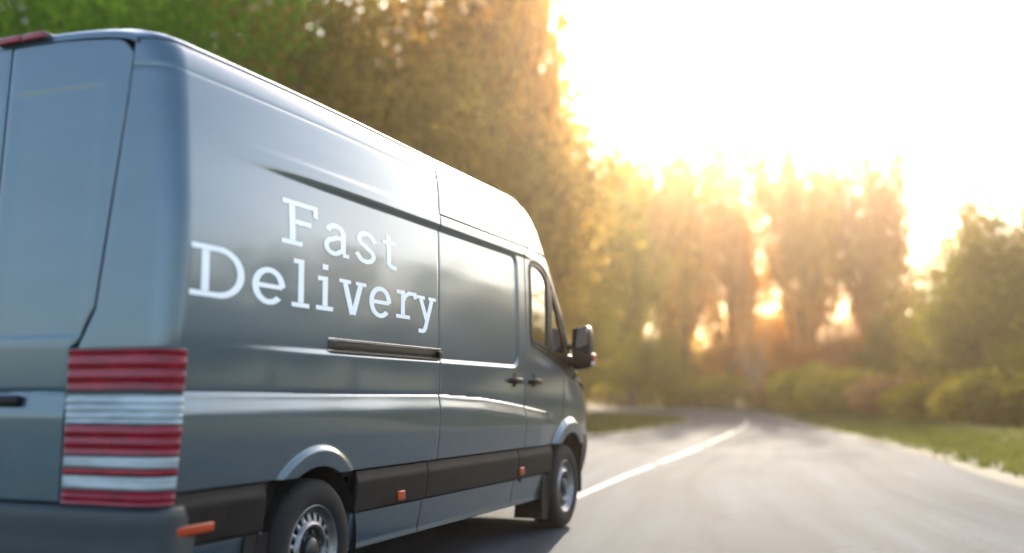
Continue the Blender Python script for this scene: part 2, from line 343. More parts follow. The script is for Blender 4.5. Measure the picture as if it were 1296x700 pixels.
TREES = [
 ('broad', 0, -120, 25, 13, 1.0, 'green', 'green tree at the left edge of the photo behind the rear of the van'),
 ('broad', 1, 90, 29, 15, 1.0, 'green', 'bright green leafy tree rising behind the third brake light of the van'),
 ('broad', 2, 235, 27, 14, .9, 'green', 'green tree over the rear corner of the van roof'),
 ('broad', 0, 345, 32, 16, .85, 'olive', 'dark olive tree behind the van roof, right of the green trees'),
 ('broad', 1, 460, 36, 19, .85, 'brown', 'tall dark brown tree behind the middle of the van roof'),
 ('broad', 2, 560, 40, 22, .8, 'brown', 'tall orange brown tree behind the sliding door end of the roof'),
 ('fan', 0, 645, 44, 24, .62, 'gold', 'tallest golden brown tree, reaching out of the picture above the cab roof'),
 ('broad', 1, 655, 56, 15, .9, 'yellowgreen', 'yellow green tree behind the windscreen of the van'),
 ('fan', 1, 735, 70, th(215, 70), .8, 'yellowgreen', 'yellow green tree just right of the door mirror, beside the white sky'),
 ('fan', 2, 800, 98, th(222, 98), .6, 'gold', 'golden tree at the left end of the group beyond the bend'),
 ('broad', 0, 800, 90, 12, 1.0, 'yellowgreen', 'low olive yellow tree under the left golden tree at the bend'),
 ('fan', 0, 862, 112, th(250, 112), .55, 'gold', 'pale golden tree second from the left beyond the bend'),
 ('fan', 1, 922, 118, th(230, 118), .42, 'gold', 'narrow upright golden tree straight above the end of the road'),
 ('fan', 2, 1022, 112, th(200, 112), .55, 'gold', 'tallest golden tree with a pointed top right of the road end'),
 ('fan', 0, 1112, 108, th(240, 108), .5, 'red', 'reddish upright tree right of the tallest golden tree'),
 ('broad', 1, 1075, 100, th(400, 100), 1.2, 'red', 'dense dark russet tree low over the hedge'),
 ('broad', 0, 1165, 92, th(345, 92), 1.0, 'olive', 'low olive tree in the gap before the tall right hand trees'),
 ('sparse', 0, 1235, 62, th(190, 62), .9, 'brown', 'thin brown tree with sky showing through, near the right edge'),
 ('broad', 2, 1240, 66, th(320, 66), 1.1, 'brown', 'round brown tree under the thin brown tree'),
 ('sparse', 1, 1300, 54, th(160, 54), .95, 'brown', 'thin brown tree cut by the right edge of the photo'),
 ('broad', 1, 1310, 50, th(240, 50), 1.0, 'olive', 'dark olive tree low at the right edge of the photo'),
 ('broad', 0, -60, 48, 26, 1.1, 'green', 'tall green tree in the second row, far left of the photo'),
 ('broad', 2, 40, 52, 28, 1.1, 'green', 'tall green tree in the second row above the brake light'),
 ('broad', 1, 160, 46, 28, 1.1, 'green', 'tall green tree in the second row above the roof corner'),
 ('broad', 0, 280, 48, 28, 1.05, 'green', 'tall green tree in the second row between green and olive crowns'),
 ('broad', 1, 215, 62, 34, .9, 'green', 'tallest green tree, third row back above the van roof'),
 ('broad', 0, 330, 64, 34, .9, 'olive', 'tallest olive tree, third row back above the van roof'),
 ('broad', 2, 400, 54, 28, .8, 'olive', 'tall olive tree in the second row behind the van roof'),
 ('broad', 1, 520, 60, 30, .75, 'brown', 'tall brown tree in the second row behind the orange brown one'),
 ('broad', 1, 985, 128, 22, .75, 'gold', 'rounded golden tree in the dip between the two pointed golden trees'),
 ('broad', 0, 900, 122, 13, 1.3, 'gold', 'low spreading golden tree filling the space left of the road end'),
 ('broad', 2, 1000, 120, 14, 1.15, 'gold', 'low spreading golden tree filling the space right of the road end'),
 ('broad', 0, 1070, 118, 12, 1.3, 'gold', 'low spreading golden tree behind the dark russet tree'),
 ('broad', 2, 840, 116, 12, 1.2, 'yellowgreen', 'low yellow green tree under the pale golden tree beyond the bend'),
 ('broad', 1, 960, 134, 12, 1.4, 'red', 'low russet tree closing the view at the end of the road'),
 ('broad', 2, 1130, 112, 12, 1.3, 'red', 'low russet tree behind the hedge under the reddish upright tree'),
 ('broad', 0, 1400, 40, 8, 1.35, 'olive', 'unseen olive tree just outside the right edge, the first one added for the van flank to mirror'),  # unseen right-hand trees, added to darken what the van flank reflects
 ('broad', 1, 1540, 33, 8, 1.35, 'brown', 'unseen brown tree outside the right edge, second one added for the van flank to mirror'),
 ('broad', 2, 1700, 28, 7.5, 1.35, 'olive', 'unseen olive tree outside the right edge between two brown trees, added for the flank reflection'),
 ('broad', 0, 1900, 24, 7.5, 1.35, 'brown', 'unseen brown tree outside the right edge, level with the cab, added for the flank reflection'),
 ('broad', 1, 2150, 20.5, 7, 1.35, 'olive', 'unseen olive tree by the right verge, added for the reflection in the van doors'),
 ('broad', 2, 2600, 16.5, 7, 1.35, 'brown', 'unseen brown tree by the right verge level with the lettering, added for the flank reflection'),
 ('broad', 0, 3400, 11.5, 6.5, 1.35, 'olive', 'unseen olive tree by the right verge level with the tail light, added for the flank reflection'),
 ('broad', 0, 1010, 140, 12, 1.2, 'olive', 'far olive tree seen between the golden trunks'),
 ('broad', 2, 860, 138, 12, 1.2, 'olive', 'far olive tree behind the pale golden tree'),
]
for kind, var, u, Z, h, ws, c, lab in TREES: tree(kind, var, u, Z, h, ws, c, lab)
tree('sparse', 1, 950, 106, 14, .5, 'gold', 'slim birch with a pale trunk beside the end of the road', 'palebark')
def bush_proto(seed, n):
    r = np.random.default_rng(seed); lobes = [(r.uniform(-.6, .6), r.uniform(-.5, .5), r.uniform(.25, .62), r.uniform(.28, .45)) for _ in range(9)]
    P = []; T = []
    for lx, ly, lz, lr in lobes:
        k = n//9; d = r.normal(size=(k, 3)); d /= np.linalg.norm(d, axis=1)[:, None]
        P.append(np.array([lx, ly, lz]) + d*lr*r.uniform(.55, 1.08, (k, 1))); T.append(np.full(k, r.uniform(0, .4)) + r.uniform(0, .6, k))
    P = np.concatenate(P); T = np.concatenate(T); k = P[:, 2] > 0
    me = leaves(P[k], .05, 'bush_crown', T[k]); me.materials.append(None)
    mb = MB()
    for i in range(7):
        a = i*.9; mb.tube([(0, 0, -.02), (.12*math.cos(a), .12*math.sin(a), .2), (.35*math.cos(a), .3*math.sin(a), .5)], [.025, .018, .008], 5)
    st = mesh('bush_stems', mb.V, mb.F, True, 0); st.materials.append(M['bark'])
    return me, st
BP = [bush_proto(i, 9000) for i in range(3)]
def bush(x, y, h, wd, c, lab, i):
    e = empty('bush', (x, y, -.03), random.uniform(0, 6.28)); e.scale = (wd, wd, h)
    me, st = BP[i % 3]
    o = bpy.data.objects.new('foliage', me); COL.objects.link(o); o.parent = e; o.material_slots[0].link = 'OBJECT'; o.material_slots[0].material = LM[c]
    o = bpy.data.objects.new('stem', st); COL.objects.link(o); o.parent = e
    tag(e, lab, 'bush', 'bushes lining the road')
BUSH = [  # u, Z, height, width, colour, label
 (1330, 38, 2.42, 3.77, 'olive', 'olive bush cut by the right edge of the photo'),
 (1268, 43, 2.53, 4.06, 'yellowgreen', 'second bush in from the right edge, yellow green'),
 (1212, 48, 2.42, 4.06, 'yellowgreen', 'yellow green bush under the thin brown tree'),
 (1165, 53, 2.53, 4.06, 'pink', 'pinkish bush in the right hand hedge'),
 (1120, 58, 2.64, 4.35, 'olive', 'olive bush right of the middle of the hedge'),
 (1080, 64, 2.99, 4.35, 'yellowgreen', 'pale yellow green bush below the russet tree'),
 (1040, 72, 3.45, 4.64, 'yellowgreen', 'pale yellow green bush below the tallest golden tree'),
 (1002, 84, 2.99, 4.35, 'pink', 'pink tinged bush beside the right verge where the road bends'),
 (968, 98, 2.99, 4.35, 'brown', 'brown bush at the very end of the visible road'),
 (925, 106, 3.68, 4.93, 'yellowgreen', 'yellow green bush left of the road end'),
 (885, 108, 3.45, 4.93, 'yellowgreen', 'yellow green bush beyond the bend, second left of the road end'),
 (845, 109, 3.79, 4.93, 'yellowgreen', 'yellow green bush beyond the bend under the pale golden tree'),
 (805, 110, 3.45, 4.93, 'olive', 'olive bush beyond the bend under the leftmost golden tree'),
 (765, 111, 3.91, 4.93, 'brown', 'brown bush beyond the bend next to the van front'),
]
for i, (u, Z, h, wd, c, lab) in enumerate(BUSH):
    x, y = place(u, Z); bush(x, y, h, wd, c, lab, i)
# grass tufts on the verges: one countless mass
def grass():
    A = []
    def area(n, f):
        k = 0
        while k < n:
            p = f()
            if p is not None: A.append(p); k += 1
    def right():
        i = rng.integers(60, 225); o = abs(rng.normal(0, 1))*3.2 + rng.uniform(.0, 1.2); a = ER[i]; d = ER[min(i+1, 259)]-ER[i-1]; d /= np.hypot(*d)
        p = a + np.array([d[1], -d[0]])*o + rng.uniform(-.4, .4, 2); return p if p[0] > a[0]-.1 or i > 180 else None
    def left():
        i = rng.integers(95, 235); o = abs(rng.normal(0, 1))*3 + rng.uniform(.05, 1); a = EL[i]; d = EL[min(i+1, 259)]-EL[i-1]; d /= np.hypot(*d)
        return a - np.array([d[1], -d[0]])*o
    area(26000, right); area(9000, left)
    A = np.array(A); n = len(A); k = 3
    P = np.repeat(A, k, 0) + rng.normal(0, .05, (n*k, 2)); m = n*k
    h = rng.uniform(.02, .09, m); ang = rng.uniform(0, 6.28, m); wd = rng.uniform(.012, .035, m); ln = rng.normal(0, .05, (m, 2))
    V = np.zeros((m, 3, 3)); c, s = np.cos(ang), np.sin(ang)
    V[:, 0, 0] = P[:, 0]-c*wd; V[:, 0, 1] = P[:, 1]-s*wd; V[:, 1, 0] = P[:, 0]+c*wd; V[:, 1, 1] = P[:, 1]+s*wd
    V[:, 0:2, 2] = -.03; V[:, 2, 0] = P[:, 0]+ln[:, 0]; V[:, 2, 1] = P[:, 1]+ln[:, 1]; V[:, 2, 2] = h
    me = bpy.data.meshes.new('grass'); me.vertices.add(m*3); me.vertices.foreach_set('co', V.ravel()); me.loops.add(m*3); me.loops.foreach_set('vertex_index', np.arange(m*3))
    me.polygons.add(m); me.polygons.foreach_set('loop_start', np.arange(m)*3); me.polygons.foreach_set('loop_total', np.full(m, 3)); me.update()
    at = me.attributes.new('tint', 'FLOAT', 'FACE'); at.data.foreach_set('value', np.repeat(rng.uniform(0, 1, n), k).astype('f')); me.validate()
    o = link('grass', me, None, leaf_mat('grass_blades', (.050, .065, .014), (.080, .095, .020), (.12, .12, .035), .4))
    tag(o, 'short green and straw coloured grass along both road verges', 'grass', None, 'stuff')
grass()

# ================================================================== VAN  (x forward, y left, z up; right flank at -y)
van = empty('delivery_van', (-1.7997, 5.5167, 0), math.pi/2 - .3808)
tag(van, 'slate grey delivery van with FAST DELIVERY in white letters on its side, driving away on the left', 'van')
van['label'] = 'slate grey high roof van with white lettering on its side, driving along the road'
zz = np.linspace(.1, 2.9, 1401)
def smtab(tab, sig):
    y = np.interp(zz, [a for a, b in tab], [b for a, b in tab]); k = np.arange(-100, 101)*.002; g = np.exp(-.5*(k/sig)**2); g /= g.sum()
    return np.convolve(np.pad(y, 100, 'edge'), g, 'valid')
_W = smtab([(.2, .85), (.28, .885), (.48, .922), (.70, .945), (.87, .960), (1.0, .966), (1.35, .98), (1.9, .975), (2.2, .962), (2.35, .953), (2.46, .943), (2.53, .930), (2.59, .907), (2.64, .87), (2.7, .81)], .02)
_XE = smtab([(.2, 4.38), (.41, 4.45), (.54, 4.52), (.66, 4.53), (.82, 4.46), (1.0, 4.43), (1.1, 4.38), (1.2, 4.31), (1.32, 4.17), (1.42, 4.04), (1.54, 3.91), (1.7, 3.80), (1.88, 3.66), (2.05, 3.53), (2.17, 3.43), (2.29, 3.32), (2.43, 3.19), (2.57, 3.03), (2.62, 2.93), (2.66, 2.8)], .03)
def W0(z): return np.interp(z, zz, _W)
def XE(z): return np.interp(z, zz, _XE)
def SF(z): return np.interp(z, [1.1, 1.6], [1, .7])
_gd = [-.65, -.35, -.15, 0, .1, .2, .27, .33, .35]; _gg = [0, .007, .027, .061, .103, .175, .275, .475, .975]
_dd = np.linspace(-.7, .35, 211); _gs = np.interp(_dd, _gd, _gg)
for _ in range(60): _gs[1:-1] = (_gs[:-2]+2*_gs[1:-1]+_gs[2:])/4
def XR(z): return np.interp(z, [1.3, 2.7], [-1.285, -1.225])
def RC(z): return np.interp(z, [1.0, 2.0, 2.6], [.10, .11, .13])
def SY(x, z):                                            # half width of the body at x, z
    x = np.asarray(x, float); z = np.asarray(z, float)
    g = np.interp((x-XE(z))/SF(z), _dd, _gs)
    tp = (.012 + .055*smooth(1.7, 2.65, z))*np.clip((.6-x)/1.8, 0, 1.2)**2
    return W0(z) - g - tp
RWX, FWX = -.155, 3.69                                   # wheel centres
ZC = ([-2, 1.2, 1.9, 2.4, 2.65, 3.3], [1.112, 1.108, 1.085, 1.05, 1.028, .965])
def feat(x, z):
    x = np.asarray(x, float); z = np.asarray(z, float); d = np.zeros(np.broadcast(x, z).shape)
    on = smooth(3.1, 2.6, x) if False else 1-smooth(3.0, 3.45, x)
    # raised rib under the upper panel, then the recessed field
    d = d + .006*(smooth(2.160, 2.185, z)-smooth(2.235, 2.262, z))*(1-smooth(2.68, 2.9, x))*smooth(-1.1, .2, x)
    x0, x1, z0, z1, r = -1.6, 2.53, 1.305, 2.168, .09
    qx = np.abs(x-(x0+x1)/2)-(x1-x0)/2+r; qz = np.abs(z-(z0+z1)/2)-(z1-z0)/2+r
    sd = np.hypot(np.maximum(qx, 0), np.maximum(qz, 0))+np.minimum(np.maximum(qx, qz), 0)-r
    d = d - .012*(1-smooth(-.024, .002, sd))*smooth(-1.1, .3, x)
    # waist line: dark groove, surface swelling out below it
    zc = np.interp(x, *ZC)
    d = d - .007*np.exp(-((z-zc)/.0065)**2)*on + .020*smooth(0, .11, zc-z)*on - .006*on*smooth(.0, .5, zc-z)
    d = d - .0035*np.exp(-((z-2.49)/.007)**2) + .003*smooth(2.49, 2.47, z)*0
    # wheel arch flares
    for cx, cz, ri, ro, am in ((RWX, .385, .40, .475, .020), (FWX+.09, .38, .41, .55, .034)):
        rr = np.hypot(x-cx, z-cz); d = d + am*(1-smooth(ri+(ro-ri)*.55, ro, rr))
    # hollow under the door window
    d = d - .010*np.exp(-((x-3.12)/.20)**2-((z-(1.40-(x-3.1)*.16))/.05)**2)
    return d
def axis(a, b, step):
    e = [0, .0015, .004, .009]; s = np.sign(b-a); L = abs(b-a); n = max(2, int(round((L-.018)/step)))
    t = np.r_[e, np.linspace(.009, L-.009, n+1)[1:-1], [L-q for q in e[::-1]]]; return a + s*t
EDG = np.array([-.022, -.004, -.001, 0])
def edge_d(n, lo=True, hi=True):
    d = np.zeros(n)
    if lo: d[:4] += EDG
    if hi: d[-4:] += EDG[::-1]
    return d
def grid_obj(name, P, D, m, parent, mask=None, side=-1, angle=32):
    """P [r,c,3] for the right flank; displaced along the outward normal"""
    du = np.gradient(P, axis=1); dv = np.gradient(P, axis=0); n = np.cross(du, dv); n /= np.linalg.norm(n, axis=2)[..., None]+1e-12
    c = P.mean((0, 1)); ref = P - np.array([1.5, 0, 1.4]); sgn = np.sign((n*ref).sum((0, 1)) @ np.array([.3, 1, .3]) if False else (n*ref).sum()); n = n*sgn
    Q = P + n*D[..., None]
    if side > 0: Q = Q*np.array([1, -1, 1])
    r, cc = P.shape[:2]; F = []
    for i in range(r-1):
        for j in range(cc-1):
            if mask is not None and not mask[i, j]: continue
            f = (i*cc+j, i*cc+j+1, (i+1)*cc+j+1, (i+1)*cc+j); F.append(f if (sgn > 0) ^ (side > 0) else f[::-1])
    V = Q.reshape(-1, 3)
    me = mesh(name, V, F, True, angle); return link(name, me, parent, m)
def side_panel(name, x0, x1, zlo, zhi, m=None, step=.02, zstep=.0085, extra=0, parent=van, side=-1, edges=(1, 1, 1, 1), mask=None, feats=True, offs=None):
    xs = axis(x0, x1, step) if x1-x0 > .06 else np.linspace(x0, x1, 12)
    lo = zlo(xs) if callable(zlo) else np.full(len(xs), zlo); hi = zhi(xs) if callable(zhi) else np.full(len(xs), zhi)
    H = float(np.max(hi-lo)); t = (axis(0, H, zstep)/H)
    b0, b1 = float(np.min(lo)), float(np.max(hi)); zr = b0+(b1-b0)*t
    if b0 < .9 and b1 > 1.2 and np.max(lo) < .97 and np.min(hi) > 1.16:
        # rows stay level through the waist line; only the rows below and above it follow the arch and the top edge
        zr = zr[:, None]; Z = np.where(zr < .98, lo[None]+(zr-b0)/(.98-b0)*(.98-lo[None]), np.where(zr > 1.15, 1.15+(zr-1.15)/(b1-1.15)*(hi[None]-1.15), zr))
    else: Z = lo[None]+(hi-lo)[None]*t[:, None]
    X = np.broadcast_to(xs, Z.shape)
    P = np.stack([X, -SY(X, Z), Z], 2); D = (feat(X, Z) if feats else 0*X) + extra + (offs(X, Z) if offs else 0)
    ex = edge_d(len(xs), edges[0], edges[1]) if x1-x0 > .06 else np.zeros(len(xs)); ez = edge_d(len(t), edges[2], edges[3])
    D = D + np.minimum(ex[None], ez[:, None])
    mk = mask(X, Z) if mask else None
    return grid_obj(name, P, D, m or M['paint'], parent, mk, side)
def arch(cx, r, base, cz=.345):
    return lambda xs: np.maximum(base, cz + np.sqrt(np.maximum(r*r-(xs-cx)**2, 0)))
ZT, ZB = .706, .478                                      # trim top, trim bottom
G = .003                                                 # half of a shut line
XG1, XG2 = 1.19, 2.685
def gap1(z): return 1.19
for side in (-1, 1):
    # ---- rear quarter with the wrapped rear corner
    zs = axis(ZT, 2.617, .0085); cols = []
    zlo_side = arch(RWX, .405, ZT)
    pass
    YG = lambda z: np.interp(z, [1.29, 1.45, 2.3, 2.62], [.520, .60, .68, .70])
    fs = [0, .006, .015, .03, .25, .5, .75, 1]; th_ = np.linspace(0, 1, 14)[1:]; xside = axis(-1.3, XG1-G, .02)
    xside = xside[xside > -1.0]
    T = zs[:, None]
    def cornerP(zcol):
        xr, rc, = XR(zcol), RC(zcol); Wc = SY(xr+rc, zcol); out = []
        yg = YG(zcol); bow = .02
        for f in fs: y = yg+(Wc-rc-yg)*f; out.append((xr-bow*(1-(y/.9)**2)+0*zcol, -y))
        b0 = -bow*(1-((Wc-rc)/.9)**2)
        for t in th_: a = t*math.pi/2; out.append((xr+rc-rc*math.cos(a)+b0*(1-t), -(Wc-rc+rc*math.sin(a))))
        xst = xr+rc
        for q in np.linspace(0, 1, 8)[1:-1]: x = xst+(-1.0-xst)*q; out.append((x, -SY(x, zcol)))
        return out
    c = cornerP(zs); nc = len(c)
    X = np.zeros((len(zs), nc+len(xside))); Y = X.copy(); Z = X.copy()
    for j, (x, y) in enumerate(c): X[:, j] = x; Y[:, j] = y; Z[:, j] = zs
    lo = zlo_side(xside); t = (zs-zs[0])/(zs[-1]-zs[0])
    for j, x in enumerate(xside):
        zc_ = np.where(zs < .98, lo[j]+(zs-zs[0])/(.98-zs[0])*(.98-lo[j]), zs); X[:, nc+j] = x; Z[:, nc+j] = zc_; Y[:, nc+j] = -SY(x, zc_)
    P = np.stack([X, Y, Z], 2); XX = np.where(np.arange(X.shape[1])[None] < nc, np.minimum(X, -.99), X)
    D = feat(XX, Z) + np.minimum(edge_d(X.shape[1])[None], edge_d(len(zs))[:, None])
    grid_obj('rear_quarter_panel', P, D, M['paint'], van, None, side)
# sliding door (right) and the flank opposite
sd = side_panel('sliding_door', XG1+G, XG2-G, ZT, 2.247)
side_panel('upper_side_panel', XG1+G, 2.78, 2.253, 2.617)
side_panel('side_panel', XG1+G, XG2-G, ZT, 2.617, side=1)
# front door with its window opening
WIN = [(2.775, 1.60), (2.775, 2.085), (2.80, 2.135), (2.85, 2.160), (2.965, 2.168), (3.10, 2.150), (3.20, 2.11), (3.31, 2.025), (3.42, 1.91), (3.52, 1.79), (3.63, 1.635), (3.74, 1.46), (3.85, 1.275), (3.80, 1.268), (3.55, 1.335), (3.31, 1.40), (3.05, 1.458), (2.865, 1.487), (2.80, 1.50)]
GL1 = [(2.815, 1.54), (2.812, 1.75), (2.815, 2.09), (2.84, 2.125), (2.95, 2.135), (3.06, 2.12), (3.15, 2.08), (3.205, 2.03), (3.20, 1.75), (3.20, 1.475), (3.05, 1.500), (2.87, 1.525)]
GL2 = [(3.285, 1.46), (3.285, 1.75), (3.29, 1.985), (3.37, 1.89), (3.45, 1.79), (3.56, 1.62), (3.62, 1.50), (3.64, 1.44), (3.45, 1.42)]
def inpoly(x, z, poly):
    x = np.asarray(x); z = np.asarray(z); r = np.zeros(x.shape, bool); n = len(poly)
    for i in range(n):
        (xa, za), (xb, zb) = poly[i], poly[(i+1) % n]
        c_ = ((za > z) != (zb > z)) & (x < (xb-xa)*(z-za)/(zb-za+1e-12)+xa); r ^= c_
    return r
def door_top(xs): return np.interp(xs, [2.6, 2.95, 3.12, 3.25, 3.35, 3.45, 3.55, 3.66, 3.78, 3.9, 4.1], [2.247, 2.243, 2.225, 2.165, 2.075, 1.975, 1.86, 1.70, 1.50, 1.30, 1.23])
def winmask(X, Z):
    xc = (X[:-1, :-1]+X[1:, 1:])/2; zc = (Z[:-1, :-1]+Z[1:, 1:])/2; return ~inpoly(xc, zc, WIN)
def hood_top(xs): return np.interp(xs, [3.5, 3.61, 3.75, 3.9, 4.1, 4.3, 4.6], [1.33, 1.30, 1.262, 1.235, 1.19, 1.14, 1.08])
XF = 3.595
def dtop2(xs): return np.where(xs < 3.0, door_top(xs), door_top(xs))
DOORS = []
def belt(side):
    # lower door body up to the belt, then the frame up to the roof: two x-ranges kept in one mesh by the top curve
    return side_panel('front_door', XG2+G, XF, arch(FWX+.09, .41, ZT, .38), lambda xs: door_top(xs), side=side, mask=winmask, step=.012, zstep=.008)
fd = belt(-1); fdl = belt(1)
def strip_on(poly, wid, proud, m, name, parent, side=-1, closed=True, n=None):
    pts = []
    k = len(poly)
    for i in range(k if closed else k-1):
        a = np.array(poly[i]); b = np.array(poly[(i+1) % k]); s = max(1, int(np.hypot(*(b-a))/.02))
        for j in range(s): pts.append(a+(b-a)*j/s)
    if not closed: pts.append(np.array(poly[-1]))
    P = np.array(pts); V = []; F = []
    for _ in range(3):
        if closed: P = (np.roll(P, 1, 0)+2*P+np.roll(P, -1, 0))/4
    T = (np.roll(P, -1, 0)-np.roll(P, 1, 0)) if closed else np.gradient(P, axis=0); T /= np.hypot(*T.T)[:, None]; N_ = np.stack([-T[:, 1], T[:, 0]], 1)
    prof = [(-.5, -.012), (-.5, .6), (-.3, 1), (.3, 1), (.5, .6), (.5, -.012)]
    for p, q in zip(P, N_):
        for a, h in prof:
            x, z = p+q*a*wid; o = proud*h if h > 0 else h; V.append((x, (-1 if side < 0 else 1)*(SY(x, z)+feat(x, z)+o), z))
    c = len(prof); L = len(P)
    for i in range(L if closed else L-1):
        j = (i+1) % L
        for q in range(c-1): F.append((i*c+q, i*c+q+1, j*c+q+1, j*c+q))
    return link(name, mesh(name, V, F, True, 50), parent, m)
def plate_on(poly, off, m, name, parent, side=-1, thick=0):
    bm = bmesh.new(); vs = [bm.verts.new((x, 0, z)) for x, z in poly]; f = bm.faces.new(vs)
    bmesh.ops.triangulate(bm, faces=[f]); bmesh.ops.subdivide_edges(bm, edges=bm.edges[:], cuts=7, use_grid_fill=True)
    for v in bm.verts: v.co.y = (-1 if side < 0 else 1)*(float(SY(v.co.x, v.co.z))+off)
    me = bpy.data.meshes.new(name); bm.to_mesh(me); bm.free()
    me.polygons.foreach_set('use_smooth', [True]*len(me.polygons)); return link(name, me, parent, m)
for side, d in ((-1, fd), (1, fdl)):
    strip_on(WIN, .024, .004, M['seal'], 'window_seal', d, side)
    plate_on([(x, z) for x, z in GL1], -.012, M['glass'], 'window', d, side)
    plate_on([(x, z) for x, z in GL2], -.012, M['glass'], 'quarter_window', d, side)
    # black frame filling between opening and panes: ring pieces
    mbf = MB()
    def ring(outer, inner):
        pass
    strip_on(GL1, .030, .002, M['seal'], 'window_frame', d, side)
    strip_on(GL2, .030, .002, M['seal'], 'window_frame', d, side)
    strip_on([(3.243, 2.09), (3.243, 1.42)], .085, .003, M['seal'], 'window_pillar', d, side, closed=False)
    plate_on([(3.60, 1.33), (3.58, 1.45), (3.62, 1.55), (3.70, 1.50), (3.78, 1.39), (3.85, 1.275), (3.80, 1.268)], -.004, M['seal'], 'mirror_base', d, side)
    plate_on([(2.83, 1.495), (2.87, 1.545), (3.3, 1.47), (3.62, 1.46), (3.62, 1.315), (3.31, 1.40), (3.05, 1.458), (2.865, 1.487)], -.006, M['seal'], 'belt_moulding', d, side)
    side_panel('front_wing', XF+2*G, 4.40, arch(FWX+.09, .41, ZT-.02, .38), hood_top, side=side, step=.012)
# cab cap above the door
def captop(xs): return np.interp(xs, [2.7, 2.8, 2.9, 3.0, 3.1, 3.2, 3.3], [2.617, 2.61, 2.59, 2.545, 2.485, 2.42, 2.33])
# nose shells built on the full plan contour (door edge -> nose -> far door edge)
ARC = np.r_[np.linspace(0, 1, 3001)]
def contour(z, xs, n):
    x_e, s = float(XE(z)), float(SF(z)); d0 = (xs-x_e)/s
    d = np.linspace(d0, .35, 1500); x = x_e+d*s; y = SY(x, z); y = np.maximum(y, 0); y[-1] = 0
    L = np.r_[0, np.cumsum(np.hypot(np.diff(x), np.diff(y)))]; t = np.linspace(0, L[-1], n)
    return np.interp(t, L, x), np.interp(t, L, y), t
def nose_shell(name, z0, z1, xstart, m, off=0, n=40, cut=(0, 1), nz=60, parent=van, rows=None, lo_edges=True, halves=False):
    zs_ = rows if rows is not None else np.linspace(z0, z1, nz); P = []
    for z in zs_:
        x, y, t = contour(z, float(xstart(z)), 400); tt = np.linspace(cut[0]*t[-1], t[-1], n); xr_ = np.interp(tt, t, x); yr_ = np.interp(tt, t, y)
        P.append([(a, -b, z) for a, b in zip(xr_, yr_)]+[(a, b, z) for a, b in zip(xr_[-2::-1], yr_[-2::-1])])
    P = np.array(P); return grid_obj(name, P, np.full(P.shape[:2], float(off)), m, parent)
def xdt(z): return np.interp(z, [1.23, 1.30, 1.50, 1.70, 1.86, 1.975, 2.075, 2.165, 2.225, 2.243], [4.1, 3.9, 3.78, 3.66, 3.55, 3.45, 3.35, 3.25, 3.12, 2.95])+.012
# A pillars + windscreen
def pillar(side):
    P = []
    for z in np.linspace(1.30, 2.235, 60):
        x, y, t = contour(z, float(xdt(z)), 400); tt = np.linspace(0, min(.13, t[-1]*.4), 10); P.append([(np.interp(q, t, x), -np.interp(q, t, y), z) for q in tt])
    P = np.array(P); D = np.broadcast_to(np.r_[-.015, 0, 0, 0, 0, 0, 0, 0, 0, -.012], P.shape[:2]); return grid_obj('windscreen_pillar', P, D, M['paint'], van, None, side)
pillar(-1); pillar(1)
nose_shell('windscreen', 1.27, 2.245, lambda z: xdt(z)+.02, M['glass'], -.02, 40, (.06, 1))
nose_shell('cab_roof_cap', 2.253, 2.617, lambda z: 2.786, M['paint'], 0, 60, nz=40)
nose_shell('bonnet', .95, 1.262, lambda z: np.interp(z, [.9, 1.14, 1.19, 1.235, 1.262], [4.41, 4.41, 4.30, 4.0, 3.85])+.006, M['paint'], 0, 50, nz=30)
nose_shell('front_bumper', .28, .944, lambda z: 4.19 if z < .75 else 4.41, M['trim'], .004, 50, rows=np.r_[np.linspace(.28, .745, 16), np.linspace(.755, .944, 8)])
# ---- roof
def roof():
    xs = np.r_[-1.250, -1.249, -1.245, -1.234, -1.20, -1.15, np.linspace(-1.08, 2.6, 60), np.linspace(2.65, 3.16, 22)]
    vs = np.sin(np.linspace(-1, 1, 61)*math.pi/2); V = []
    for i, x in enumerate(xs):
        xe = max(x, -1.07); wt = float(SY(xe, 2.617))
        if x < -1.07: rc = .12; q = min(1, (-1.07-x)/rc/1.3); wt -= rc*(1-math.sqrt(max(0, 1-q*q)))*.95
        h = .105*(max(0, 1-(max(0, (x-1.4)/1.78))**3))**.6 if x > 1.4 else .105
        if x < -1.1: h *= .70+.30*math.sqrt(max(0, 1-((-1.1-x)/.14)**2))
        wt = max(wt, .02)
        for v in vs:
            pr = max(0, 1-abs(v)**2.3)**.5
            z = 2.621 + h*pr - {0: .032, 1: .016, 2: .006, 3: .002}.get(i, 0)
            if x > 2.6: z = min(z, 2.621+h*pr)
            V.append((x if i else x, v*wt, z))
    n = len(vs); F = [(i*n+j, (i+1)*n+j, (i+1)*n+j+1, i*n+j+1) for i in range(len(xs)-1) for j in range(n-1)]
    return link('roof', mesh('roof', V, F, True, 60), van, M['paint'])
roof()
